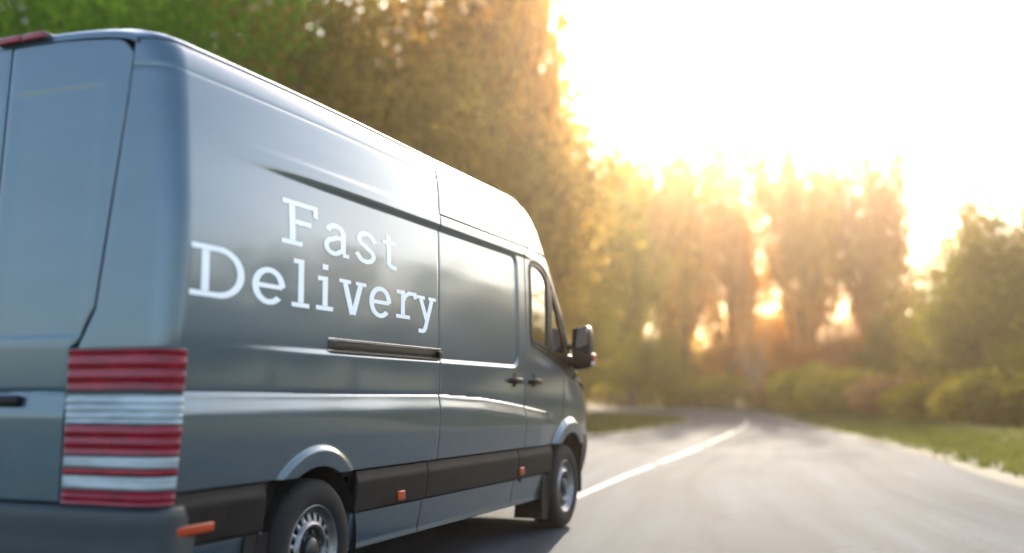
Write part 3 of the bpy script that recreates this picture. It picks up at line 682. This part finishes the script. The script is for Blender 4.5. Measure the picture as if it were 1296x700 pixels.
# ---- inner dark shell seen in the shut lines
def inner():
    mb = MB(); zs_ = np.linspace(.5, 2.6, 50); xs = np.linspace(-1.12, 2.68, 60)
    for s in (-1, 1):
        V = []; ok = {}
        for i, z in enumerate(zs_):
            for x in xs: V.append((x, s*(float(SY(x, z))-.035), z))
        n = len(xs); F = []
        for i in range(len(zs_)-1):
            for j in range(n-1):
                xc, zc_ = (xs[j]+xs[j+1])/2, (zs_[i]+zs_[i+1])/2
                if math.hypot(xc-RWX, zc_-.345) < .47: continue
                F.append((i*n+j, i*n+j+1, (i+1)*n+j+1, (i+1)*n+j))
        mb.add(V, F)
        V = []; zs2 = np.linspace(.5, 1.25, 20); xs2 = np.linspace(2.68, 4.3, 34)
        for z in zs2:
            for x in xs2: V.append((x, s*(float(SY(x, z))-.04), z))
        n = len(xs2); F = []
        for i in range(len(zs2)-1):
            for j in range(n-1):
                if math.hypot((xs2[j]+xs2[j+1])/2-FWX-.05, (zs2[i]+zs2[i+1])/2-.345) < .52: continue
                F.append((i*n+j, i*n+j+1, (i+1)*n+j+1, (i+1)*n+j))
        mb.add(V, F)
    mb.box((-1.17, 0, 1.55), (.03, 1.5, 2.05)); mb.box((2.70, 0, 1.5), (.03, 1.86, 2.1)); mb.box((1.5, 0, .5), (5.4, 1.15, .1)); mb.box((3.45, 0, .62), (1.5, 1.16, .12)); mb.box((4.05, 0, 1.2), (.5, 1.5, .1), .02)
    mb.box((2.75, 0, 2.55), (.5, 1.6, .02))
    return mb.build('inner_shell', M['dark'], van, False)
inner()
for s in (-1, 1):
    for cx, r in ((RWX, .44), (FWX+.05, .455)):
        mb = MB()
        mb.lathe_y([(r, .34), (r, 0)] if s < 0 else [(r, 0), (r, -.34)], (cx, s*.93, .345), 40, R(-12), R(192))
        mb.add([(cx+r*math.cos(a), s*.60, .345+r*math.sin(a)) for a in np.linspace(R(-12), R(192), 30)], [tuple(range(30))])
        mb.build('wheel_arch_liner', M['dark'], van)

# ---- trim strip and painted sills
def trimoff(X, Z): return .012 - .016*smooth(.63, .70, Z) + .0*X
def seg(x0, x1, side, first=False):
    side_panel('side_trim', x0, x1, ZB+.003, ZT-.006, M['trim'], extra=.006, side=side, feats=False, offs=trimoff, zstep=.01)
for side in (-1, 1):
    for a, b in ((-1.17, RWX-.40), (RWX+.40, 1.08-G), (1.08+G, XG2-.09-G), (XG2-.09+G, 3.35)): seg(a, b, side)
    for a, b in ((RWX+.385, 1.06-G), (1.06+G, XG2-.12-G), (XG2-.12+G, 3.24)):
        side_panel('sill_panel', a, b, .278, ZB-.003, extra=.002, side=side, feats=False, offs=lambda X, Z: .010*(1-smooth(.278, .31, Z))+.004*(1-smooth(ZB-.03, ZB, Z))*0, zstep=.01)
    side_panel('sill_panel', -1.13, RWX-.385, .278, ZB-.003, extra=.002, side=side, feats=False, zstep=.01)
# ---- tail lights on the wrapped corner
def corner_patch(name, z0, z1, yin, xout, off, m, parent, side, rib=0, nz=None):
    zs_ = axis(z0, z1, .006); cols = []
    xr, rc = XR(zs_), RC(zs_); Wc = SY(xr+rc, zs_)
    for f in np.r_[0, .01, .03, .06, np.linspace(.1, 1, 12)]:
        y = yin+(Wc-rc-yin)*f; cols.append(((xr-.02*(1-(y/.9)**2)), -y))
    b0 = -.02*(1-((Wc-rc)/.9)**2)
    for t in np.r_[np.linspace(0, 1, 14)[1:-1], .96, .975, .99, 1]*xout: a = t*math.pi/2; cols.append((xr+rc-rc*math.cos(a)+b0*(1-t), -(Wc-rc+rc*math.sin(a))))
    P = np.stack([np.stack([c[0]*np.ones_like(zs_) for c in cols], 1), np.stack([c[1] for c in cols], 1), np.repeat(zs_[:, None], len(cols), 1)], 2)
    D = off + np.minimum(edge_d(len(cols))[None], edge_d(len(zs_))[:, None])
    if rib: D = D + .003*np.cos((zs_-z0)/(rib)*2*math.pi)[:, None]
    return grid_obj(name, P, D, m, parent, None, side, 30)
for side in (-1, 1):
    tl = corner_patch('tail_light', .655, 1.292, .492, 1.0, .026, M['bumper'], van, side)
    for nm, a, b, m, rb in (('red_lens', 1.118, 1.284, 'red', .055), ('clear_lens', .985, 1.100, 'clear', .03), ('red_lens', .862, .980, 'red', .045), ('clear_lens', .812, .855, 'clear', 0), ('red_lens', .782, .808, 'red', 0), ('clear_lens', .728, .778, 'clear', 0), ('red_lens', .664, .722, 'red', .03)):
        corner_patch(nm, a, b, .508, .975, .036, M[m], tl, side, rb)
# ---- rear doors
def rear_door(side):
    ys_ = axis(.004, .4, .03); zs_ = axis(.665, 2.62, .0085); t = (zs_-zs_[0])/(zs_[-1]-zs_[0]); s = np.r_[axis(0, 1, .04)]
    X = np.zeros((len(zs_), len(s))); Y = X.copy(); Z = X.copy()
    for j, f in enumerate(s):
        for i, tt in enumerate(t):
            z = .665+tt*(1.95); yg = float(np.interp(z, [.9, 1.29, 1.295, 1.45, 2.3, 2.62], [.482, .482, .515, .594, .674, .694])); zt = 0
            yy = .004+(yg-.004)*f
            top = 2.605+.060*(1-(yy/.8)**2) - .06*max(0, (yy-.60)/.09)**2*(1 if yy > .6 else 0)
            z = .665+(top-.665)*tt; X[i, j] = XR(z)-.02*(1-(yy/.9)**2); Y[i, j] = -yy; Z[i, j] = z
    P = np.stack([X, Y, Z], 2)
    d = np.zeros_like(X); d += -.006*np.exp(-((Z-1.112)/.007)**2) + .014*smooth(0, .11, 1.11-Z)
    d -= .004*(smooth(1.335, 1.35, Z)*(1-smooth(2.42, 2.44, Z)))*smooth(.05, .07, -Y)*(1-smooth(.52, .55, -Y))
    D = d + np.minimum(edge_d(len(s))[None], edge_d(len(zs_))[:, None]) + .002
    o = grid_obj('rear_door', P, D, M['paint'], van, None, side)
    return o
rd = rear_door(-1); rdl = rear_door(1)
mb = MB(); mb.box((-1.323, -.13, 1.075), (.03, .24, .045), .012); mb.build('handle', M['seal'], rd)
mb = MB(); mb.box((-1.325, .29, .90), (.012, .50, .12), .004); mb.build('number_plate', M['plate'], rdl)
# high brake light over the doors
bl = MB(); bl.box((-1.249, -.075, 2.688), (.04, .29, .036), .010); blo = bl.build('high_brake_light', M['bumper'], van)
for y0, y1 in ((-.215, -.082), (-.070, .065)):
    mb = MB(); mb.box((-1.264, (y0+y1)/2, 2.690), (.03, y1-y0, .033), .008); mb.build('red_lens', M['red'], blo)
# ---- rear bumper: sweep round the corner
def bumper():
    prof = [(.66, .0), (.652, .045), (.64, .062), (.60, .068), (.56, .060), (.50, .064), (.36, .060), (.29, .04), (.26, .0)]
    plan = []
    W_, xr, rc = .93, -1.285, .13
    plan += [(-1.02, -W_+.03, 1.0)]
    for x in np.linspace(-1.03, xr+rc, 5): plan.append((x, -W_, 0))
    for a in np.linspace(0, 90, 12)[1:]: plan.append((xr+rc-rc*math.sin(R(a)), -(W_-rc)-rc*math.cos(R(a)), 0))
    for y in np.linspace(-(W_-rc), 0, 8)[1:]: plan.append((xr-.02*(1-(y/.9)**2), y, 0))
    plan = [(x, y) for x, y, _ in plan]; plan += [(x, -y) for x, y in plan[-2::-1]]
    P = np.array(plan); T = np.gradient(P, axis=0); T /= np.hypot(*T.T)[:, None]; N_ = np.stack([T[:, 1], -T[:, 0]], 1)
    if (N_[len(P)//2]@[-1, 0]) < 0: N_ = -N_
    V = []
    for p, q in zip(P, N_):
        k = np.clip((-1.02-p[0])/.12, .0, 1)
        for z, o in prof:
            inw = .05 if z < .5 else 0
            V.append((p[0]+q[0]*(o*k-.0), p[1]+q[1]*(o*k*.35 if abs(q[1]) > .9 else o*k) * 1, z))
    c = len(prof); F = [(i*c+j, i*c+j+1, (i+1)*c+j+1, (i+1)*c+j) for i in range(len(P)-1) for j in range(c-1)]
    return link('rear_bumper', mesh('rear_bumper', V, F, True, 30), van, M['bumper'])
bumper()
# ---- side markers
def marker(x, z, w_, h_):
    y = -(float(SY(x, z))+.018); mb = MB(); mb.box((x, y-.004, z), (w_, .02, h_), .006); o = mb.build('side_marker', M['orange'], van)
    mb = MB(); mb.box((x, y+.004, z), (w_+.012, .014, h_+.012), .005); mb.build('marker_base', M['seal'], o)
marker(.745, .527, .085, .055); marker(2.665, .535, .085, .055); marker(-1.04, .548, .24, .04)
# ---- rail of the sliding door
def rail():
    for nm, z, h_, o, m in (('rail_channel', 1.353, .066, .004, M['seal']), ('rail_strip', 1.384, .016, .016, M['chrome']), ('rail_strip', 1.325, .014, .018, M['chrome'])):
        V = []; xs = np.linspace(-.10, 1.184, 40); pr = [(-h_/2, -.01), (-h_/2, o*.7), (-h_/2+.003, o), (h_/2-.003, o), (h_/2, o*.7), (h_/2, -.01)]
        for x in xs:
            k = .25+.75*float(smooth(-.10, -.04, x))
            for a, q in pr: V.append((x, -(float(SY(x, z+a))+float(feat(x, 1.36))+q*k), z+a))
        c = len(pr); F = [(i*c+j, i*c+j+1, (i+1)*c+j+1, (i+1)*c+j) for i in range(len(xs)-1) for j in range(c-1)]
        F += [tuple(range(c))[::-1], tuple((len(xs)-1)*c+k for k in range(c))]
        link(nm, mesh(nm, V, F, True, 30), van, m)
    mb = MB(); mb.box((1.163, -.985, 1.352), (.045, .02, .04), .004); mb.build('rail_end', M['seal'], van)
rail()
# ---- door handles: black grip over a dark cup
def handle(x, door):
    z = 1.208; y = -(float(SY(x, z))+float(feat(x, z)))
    mb = MB()
    n = 20; V = [(x-.012, y-.002, z+.012)]
    for i in range(n):
        a = 2*math.pi*i/n; q = math.sin(a); V.append((x-.012+.050*math.cos(a)*(1-.45*max(q, 0)), y-.0025, z+.008+(.078 if q > 0 else .055)*q))
    mb.add(V, [(0, 1+i, 1+(i+1) % n) for i in range(n)]); c = mb.build('handle_cup', M['seal'], door)
    mb = MB(); pts = [(x-.125, y-.004, z), (x-.10, y-.03, z+.002), (x-.03, y-.042, z+.003), (x+.05, y-.040, z+.002), (x+.10, y-.028, z), (x+.122, y-.004, z-.001)]
    V = []; F = []; rr = [.014, .017, .018, .018, .017, .012]; m_ = 12
    for (px, py, pz), r in zip(pts, rr):
        for k in range(m_): a = 2*math.pi*k/m_; V.append((px, py+.55*r*math.cos(a), pz+1.15*r*math.sin(a)))
    for i in range(len(pts)-1):
        for k in range(m_): F.append((i*m_+k, i*m_+(k+1) % m_, (i+1)*m_+(k+1) % m_, (i+1)*m_+k))
    F += [tuple(range(m_))[::-1], tuple((len(pts)-1)*m_+k for k in range(m_))]
    mb.add(V, F); mb.build('handle', M['seal'], door)
handle(2.462, sd); handle(2.868, fd)
# ---- wheels
def wheel(x, side):
    y = side*.955; s = -side
    e = MB()
    # tyre
    p = [(.205, .012), (.222, .0), (.26, -.008), (.30, -.006), (.328, .006), (.341, .022), (.345, .04), (.345, .085), (.338, .088), (.338, .096), (.345, .099), (.345, .14), (.338, .143), (.338, .151), (.345, .154), (.345, .19), (.335, .215), (.30, .232), (.22, .23)]
    e.lathe_y([(r, q*s) for r, q in p], (x, y, .345), 96)
    w_ = e.build('wheel', M['rubber'], van)
    # shoulder blocks
    bb = MB()
    for i in range(60):
        a = 2*math.pi*i/60; ca, sa = math.cos(a), math.sin(a); t = (-sa, ca)
        P = []
        for rr, q in ((.330, .008), (.3465, .034), (.336, .034), (.322, .010)):
            for k in (-.009, .009): P.append((x+rr*ca+t[0]*k, y+q*s, .345+rr*sa+t[1]*k))
        bb.add(P, [(0, 1, 3, 2), (2, 3, 5, 4), (0, 2, 4, 6), (1, 7, 5, 3), (0, 6, 7, 1)])
    tb = bb.build('tread_block', M['rubber'], w_); tb['kind'] = 'stuff'
    r = MB()
    r.lathe_y([(.212, .016*s), (.218, .006*s), (.213, .002*s), (.205, .006*s), (.198, .02*s), (.188, .03*s), (.178, .034*s)], (x, y, .345), 72)
    r.lathe_y([(.142, .026*s), (.135, .016*s), (.122, .010*s), (.112, .014*s), (.105, .030*s)], (x, y, .345), 72)
    nh = 18
    for i in range(nh):
        a0 = 2*math.pi*(i+.24)/nh; a1 = 2*math.pi*(i+.76)/nh; V = []; F = []
        rows = [(.180, .034), (.170, .033), (.160, .031), (.150, .028), (.141, .026)]
        for k, (rr, q) in enumerate(rows):
            wdn = {0: .46, 4: .40}.get(k, .0); am = (a0+a1)/2; hw = (a1-a0)/2*(1+wdn*1.2)
            for tt in (-1, -.5, .5, 1): V.append((x+rr*math.cos(am+hw*tt), y+(q+(.006 if abs(tt) == 1 else 0))*s, .345+rr*math.sin(am+hw*tt)))
        for k in range(4):
            for t in range(3): F.append((k*4+t, k*4+t+1, (k+1)*4+t+1, (k+1)*4+t))
        r.add(V, F)
    r.build('rim', M['steel'], w_)
    h = MB(); h.lathe_y([(.198, .05*s), (.10, .06*s), (.0, .06*s)], (x, y, .345), 48); h.lathe_y([(.106, .032*s), (.098, .040*s), (.06, .040*s), (.055, .014*s), (.045, .006*s), (0, .004*s)], (x, y, .345), 48)
    for i in range(6):
        a = i*math.pi/3+.3; h.lathe_y([(.013, .042*s), (.012, .022*s), (.0, .020*s)], (x+.082*math.cos(a), y, .345+.082*math.sin(a)), 8)
    h.build('hub', M['hub'], w_)
for side in (-1, 1):
    wheel(RWX, side); wheel(FWX, side)
# mud flaps
for side in (-1, 1):
    for xw in (FWX-.40, RWX-.42):
        mb = MB(); V = []
        P = [(xw-.10, .115), (xw+.02, .10), (xw+.11, .46), (xw-.02, .46)]
        for y in (side*.90, side*.895):
            pass
        t = .008; y0, y1 = side*.925, side*.66
        V = [(xw-.055, y0, .115), (xw-.055, y1, .115), (xw+.03, y1, .47), (xw+.03, y0, .47), (xw-.045, y0, .115), (xw-.045, y1, .115), (xw+.04, y1, .47), (xw+.04, y0, .47)]
        mb.add(V, [(0, 1, 2, 3), (7, 6, 5, 4), (0, 4, 5, 1), (1, 5, 6, 2), (2, 6, 7, 3), (3, 7, 4, 0)]); 
        # moulded outer part joining the arch
        V = [(xw-.115, y0, .30), (xw-.10, y0, .125), (xw+.03, y0-side*.01, .105), (xw+.055, y0, .28), (xw+.075, y0, .47), (xw-.10, y0, .47)]
        V2 = [(a, b-side*.03, c_) for a, b, c_ in V]; mb.add(V+V2, [(0, 1, 2, 3, 4, 5), (11, 10, 9, 8, 7, 6)]+[(i, 6+i, 6+(i+1) % 6, (i+1) % 6) for i in range(6)])
        mb.build('mud_flap', M['trim'], van, True, 30)
# ---- door mirror
def mirror():
    # housing: rounded box, front bulged
    cx, cy, cz = 3.78, -1.085, 1.512; hx, hy, hz = .065, .088, .183
    bm = bmesh.new(); bmesh.ops.create_cube(bm, size=2); bmesh.ops.subdivide_edges(bm, edges=bm.edges[:], cuts=7, use_grid_fill=True)
    for v in bm.verts:
        p = v.co.copy(); n = p.length; q = 6
        k = (abs(p.x)**q+abs(p.y)**q+abs(p.z)**q)**(1/q); p = p/k
        if p.x > 0: p.x *= 1+.5*(1-p.y**2)*(1-p.z**2)
        top = .12*(p.z > 0)*p.z**2
        v.co = Vector((cx+p.x*hx, cy+p.y*hy*(1-top), cz+p.z*hz+.012*p.y*-1))
    me = bpy.data.meshes.new('door_mirror'); bm.to_mesh(me); bm.free(); me.polygons.foreach_set('use_smooth', [True]*len(me.polygons))
    o = link('door_mirror', me, van, M['seal'])
    def face(z0, z1, m, nm, tilt):
        V = []; F = []; n = 10; r_ = .02; y0, y1 = cy-hy*.80, cy+hy*.80; pts = []
        for (yy, z_, a0) in ((y1-r_, z1-r_, 0), (y0+r_, z1-r_, 90), (y0+r_, z0+r_, 180), (y1-r_, z0+r_, 270)):
            for k in range(6): a = R(a0+k*18); pts.append((yy+r_*math.cos(a), z_+r_*math.sin(a)))
        for y_, z_ in pts: V.append((cx-hx-.003+-(z_-cz)*.13+(y_-cy)*.10, y_, z_))
        for y_, z_ in pts: V.append((cx-hx+.03+(y_-cy)*.10, y_, z_))
        k = len(pts); F = [tuple(range(k))]+[(i, k+i, k+(i+1) % k, (i+1) % k) for i in range(k)]
        link(nm, mesh(nm, V, F, False), o, m)
    face(1.448, 1.675, M['mglass'], 'mirror_glass', 0); face(1.362, 1.425, M['mglass'], 'wide_angle_glass', 0)
    mb = MB(); mb.box((cx+.02, cy-hy*.985, 1.425), (.075, .035, .075), .012); mb.build('indicator', M['orange'], o)
    mb = MB(); mb.box((cx+.01, cy-hy*.98, 1.378), (.08, .03, .03), .01); mb.build('lower_lens', M['clear'], o)
    mb = MB(); mb.tube([(3.70, -.90, 1.42), (3.74, -.98, 1.40), (3.80, -1.07, 1.40)], [.055, .05, .045], 12); mb.tube([(3.68, -.88, 1.50), (3.73, -.98, 1.52), (3.80, -1.06, 1.52)], [.03, .028, .026], 10)
    mb.build('mirror_arm', M['seal'], o)
    return o
mirror()
# ---- cab interior
mb = MB()
mb.box((2.95, -.50, 1.18), (.52, .50, .16), .05); se = mb.build('seat', M['seat'], van)
mb = MB(); mb.box((2.80, -.50, 1.50), (.14, .48, .62), .05); mb.build('seat_back', M['seat'], se)
mb = MB(); mb.box((2.79, -.50, 1.90), (.10, .26, .18), .04); mb.build('headrest', M['seat'], se)
mb = MB(); mb.box((2.95, .50, 1.18), (.52, .50, .16), .05); se = mb.build('seat', M['seat'], van)
mb = MB(); mb.box((2.80, .50, 1.50), (.14, .48, .62), .05); mb.build('seat_back', M['seat'], se)
mb = MB(); mb.box((2.79, .50, 1.90), (.10, .26, .18), .04); mb.build('headrest', M['seat'], se)
mb = MB(); V = []
mb.tube([(3.42+.07*math.sin(a), .50+.21*math.cos(a), 1.42+.2*math.sin(a)) for a in np.linspace(0, 2*math.pi, 33)], .014, 8, False)
mb.tube([(3.42, .50, 1.42), (3.65, .50, 1.25)], .03, 10); mb.box((3.42, .5, 1.42), (.03, .36, .04), .01); mb.build('steering_wheel', M['seal'], van)
mb = MB(); mb.box((3.85, 0, 1.27), (.55, 1.6, .14), .05); mb.build('dashboard', M['seal'], van)

# ---- lettering (white vinyl, stretched slab letters)
TH = .0248
def buf(pts, t0, t1=None):
    """ribbon of width t0..t1 along a path, butt ends, mitred joins"""
    P = np.array(pts, float); Q = [P[0]]
    for a, b in zip(P[:-1], P[1:]):
        n = max(1, int(np.hypot(*(b-a))/.012))
        for i in range(1, n+1): Q.append(a+(b-a)*i/n)
    P = np.array(Q); T = np.diff(P, axis=0); T /= np.hypot(*T.T)[:, None]+1e-12
    N_ = np.stack([-T[:, 1], T[:, 0]], 1); out = []
    for i in range(len(P)):
        a = N_[max(i-1, 0)]; b = N_[min(i, len(N_)-1)]; m_ = a+b; m_ /= np.hypot(*m_)+1e-9; k = 1/max(.5, m_@a)
        t = t0 if t1 is None else t0+(t1-t0)*i/(len(P)-1)
        out.append((P[i]-m_*k*t/2, P[i]+m_*k*t/2))
    return out
def ell(cx, cy, rx, ry, a0, a1, n=28): return [(cx+rx*math.cos(R(a0+(a1-a0)*i/n)), cy+ry*math.sin(R(a0+(a1-a0)*i/n))) for i in range(n+1)]
def glyph(c, w_, h):
    t = TH; u = t/2; S = []
    if c == 'F': S = [([(.29*w_, t), (.29*w_, h-t)], t), ([(0, u), (.56*w_, u)], t*.9), ([(.04*w_, h-u), (w_, h-u)], t*.9), ([(w_-u*.8, h-t*.9), (w_-u*.8, h-.27*h)], t*.8), ([(.29*w_+u, .53*h), (.80*w_, .53*h)], t*.9)]
    if c == 'D': S = [([(.27*w_, t), (.27*w_, h-t)], t), ([(0, u), (.50*w_, u)], t*.9), ([(.02*w_, h-u), (.50*w_, h-u)], t*.9), (ell(.50*w_, h/2, .5*w_-u, h/2-u, 90, -90, 30), t)]
    if c == 'a': S = [([(.17*w_, .74*h)]+ell(.46*w_, .70*h, .30*w_, .30*h-u, 150, 0, 20)+[(.76*w_, .13*h)], t), ([(.76*w_-u*.2, u), (w_, u)], t*.8), ([(.76*w_, .57*h), (.5*w_, .57*h)]+ell(.40*w_, .29*h, .40*w_-u, .29*h-u, 100, 290, 24)+[(.76*w_, .22*h)], t*.92)]
    if c == 's': S = [([(.93*w_, .80*h-.1*h)]+[(.93*w_-.01, .76*h)]+ell(.5*w_, .74*h, .43*w_-u, .26*h-u, 25, 215, 24)+ell(.5*w_, .26*h, .45*w_-u, .26*h-u, 60, -155, 28)+[(.06*w_, .30*h)], t*.95)]
    if c == 't': S = [([(.42*w_, h), (.42*w_, .25*h)]+ell(.42*w_+.035, .15*h+u*.3, .035, .15*h-u*.3, 180, 290, 14), t), ([(.02*w_, .77*h), (.92*w_, .77*h)], t*.85)]
    if c == 'e': S = [([(.10*w_, .50*h), (.91*w_, .50*h)], t*.85), (ell(.5*w_, h/2, .5*w_-u, h/2-u, 0, 318, 44), t)]
    if c == 'l': S = [([(.52*w_, t), (.52*w_, h)], t), ([(0, u), (w_, u)], t*.9), ([(.08*w_, h-u), (.52*w_-u, h-u)], t*.9)]
    if c == 'i': S = [([(.52*w_, t), (.52*w_, h)], t), ([(0, u), (w_, u)], t*.9), ([(.08*w_, h-u), (.52*w_-u, h-u)], t*.9), ([(.50*w_, h*1.20), (.50*w_, h*1.36)], t*1.1)]
    if c == 'v': S = [([(.22*w_, h-t*.8), (.48*w_, 0)], t), ([(.78*w_, h-t*.8), (.52*w_, 0)], t), ([(0, h-u*.8), (.42*w_, h-u*.8)], t*.8), ([(.60*w_, h-u*.8), (w_, h-u*.8)], t*.8)]
    if c == 'r': S = [([(.32*w_, t), (.32*w_, h)], t), ([(0, u), (.66*w_, u)], t*.9), ([(.02*w_, h-u), (.32*w_-u, h-u)], t*.9), ([(.32*w_, .62*h), (.42*w_, .82*h), (.60*w_, .93*h), (.97*w_, .93*h)], t*.9), ([(.97*w_-u*.8, h*.93), (.97*w_-u*.8, h*.76)], t*.8)]
    if c == 'y': S = [([(.22*w_, h-t*.8), (.52*w_, .06*h)], t), ([(.78*w_, h-t*.8), (.46*w_, -.22*h)]+ell(.30*w_, -.22*h, .14*w_, .16*h, -10, -100, 10)+[(.10*w_, -.37*h)], t), ([(0, h-u*.8), (.42*w_, h-u*.8)], t*.8), ([(.60*w_, h-u*.8), (w_, h-u*.8)], t*.8)]
    return S
LET = [('F', -.520, -.205, 1.822, 2.045), ('a', -.152, .098, 1.818, 1.990), ('s', .160, .395, 1.816, 1.997), ('t', .453, .640, 1.824, 2.014),
       ('D', -1.160, -.800, 1.512, 1.736), ('e', -.742, -.485, 1.516, 1.690), ('l', -.430, -.276, 1.523, 1.760), ('i', -.215, -.055, 1.526, 1.700), ('v', .002, .280, 1.526, 1.707), ('e', .315, .562, 1.531, 1.708), ('r', .622, .885, 1.546, 1.713), ('y', .880, 1.140, 1.548, 1.703)]
for ch, x0, x1, z0, z1 in LET:
    V = []; F = []
    for k, (pts, t) in enumerate(glyph(ch, (x1-x0)/2, z1-z0)):
        L = buf(pts, t); b = len(V); off = .0012+.0003*k
        for a, q in L:
            for p in (a, a*(2/3)+q/3, a/3+q*(2/3), q):
                x = x0+2*p[0]; z = z0+p[1]; V.append((x, -(float(SY(x, z))+float(feat(x, z))+off), z))
        for i in range(len(L)-1):
            for j in range(3): F.append((b+4*i+j, b+4*i+j+1, b+4*i+4+j+1, b+4*i+4+j))
    link('letter', mesh('letter', V, F, True, 0), van, M['white'])

# ================================================================== haze
def haze():
    x0, x1, y0, y1, z0, z1 = -75, 75, -45, 175, -1.03, 30
    mb = MB(); mb.box(((x0+x1)/2, (y0+y1)/2, (z0+z1)/2), (x1-x0, y1-y0, z1-z0))
    m = bpy.data.materials.new('haze'); m.use_nodes = True; N = m.node_tree.nodes; N.clear(); o = N.new('ShaderNodeOutputMaterial'); v = N.new('ShaderNodeVolumePrincipled')
    v.inputs['Density'].default_value = .0004; v.inputs['Color'].default_value = (.98, .80, .58, 1); v.inputs['Anisotropy'].default_value = .8
    m.node_tree.links.new(v.outputs[0], o.inputs['Volume'])
    h = mb.build('haze', m, None, False); tag(h, 'thin warm haze in the air over the road', 'haze', None, 'stuff')
haze()
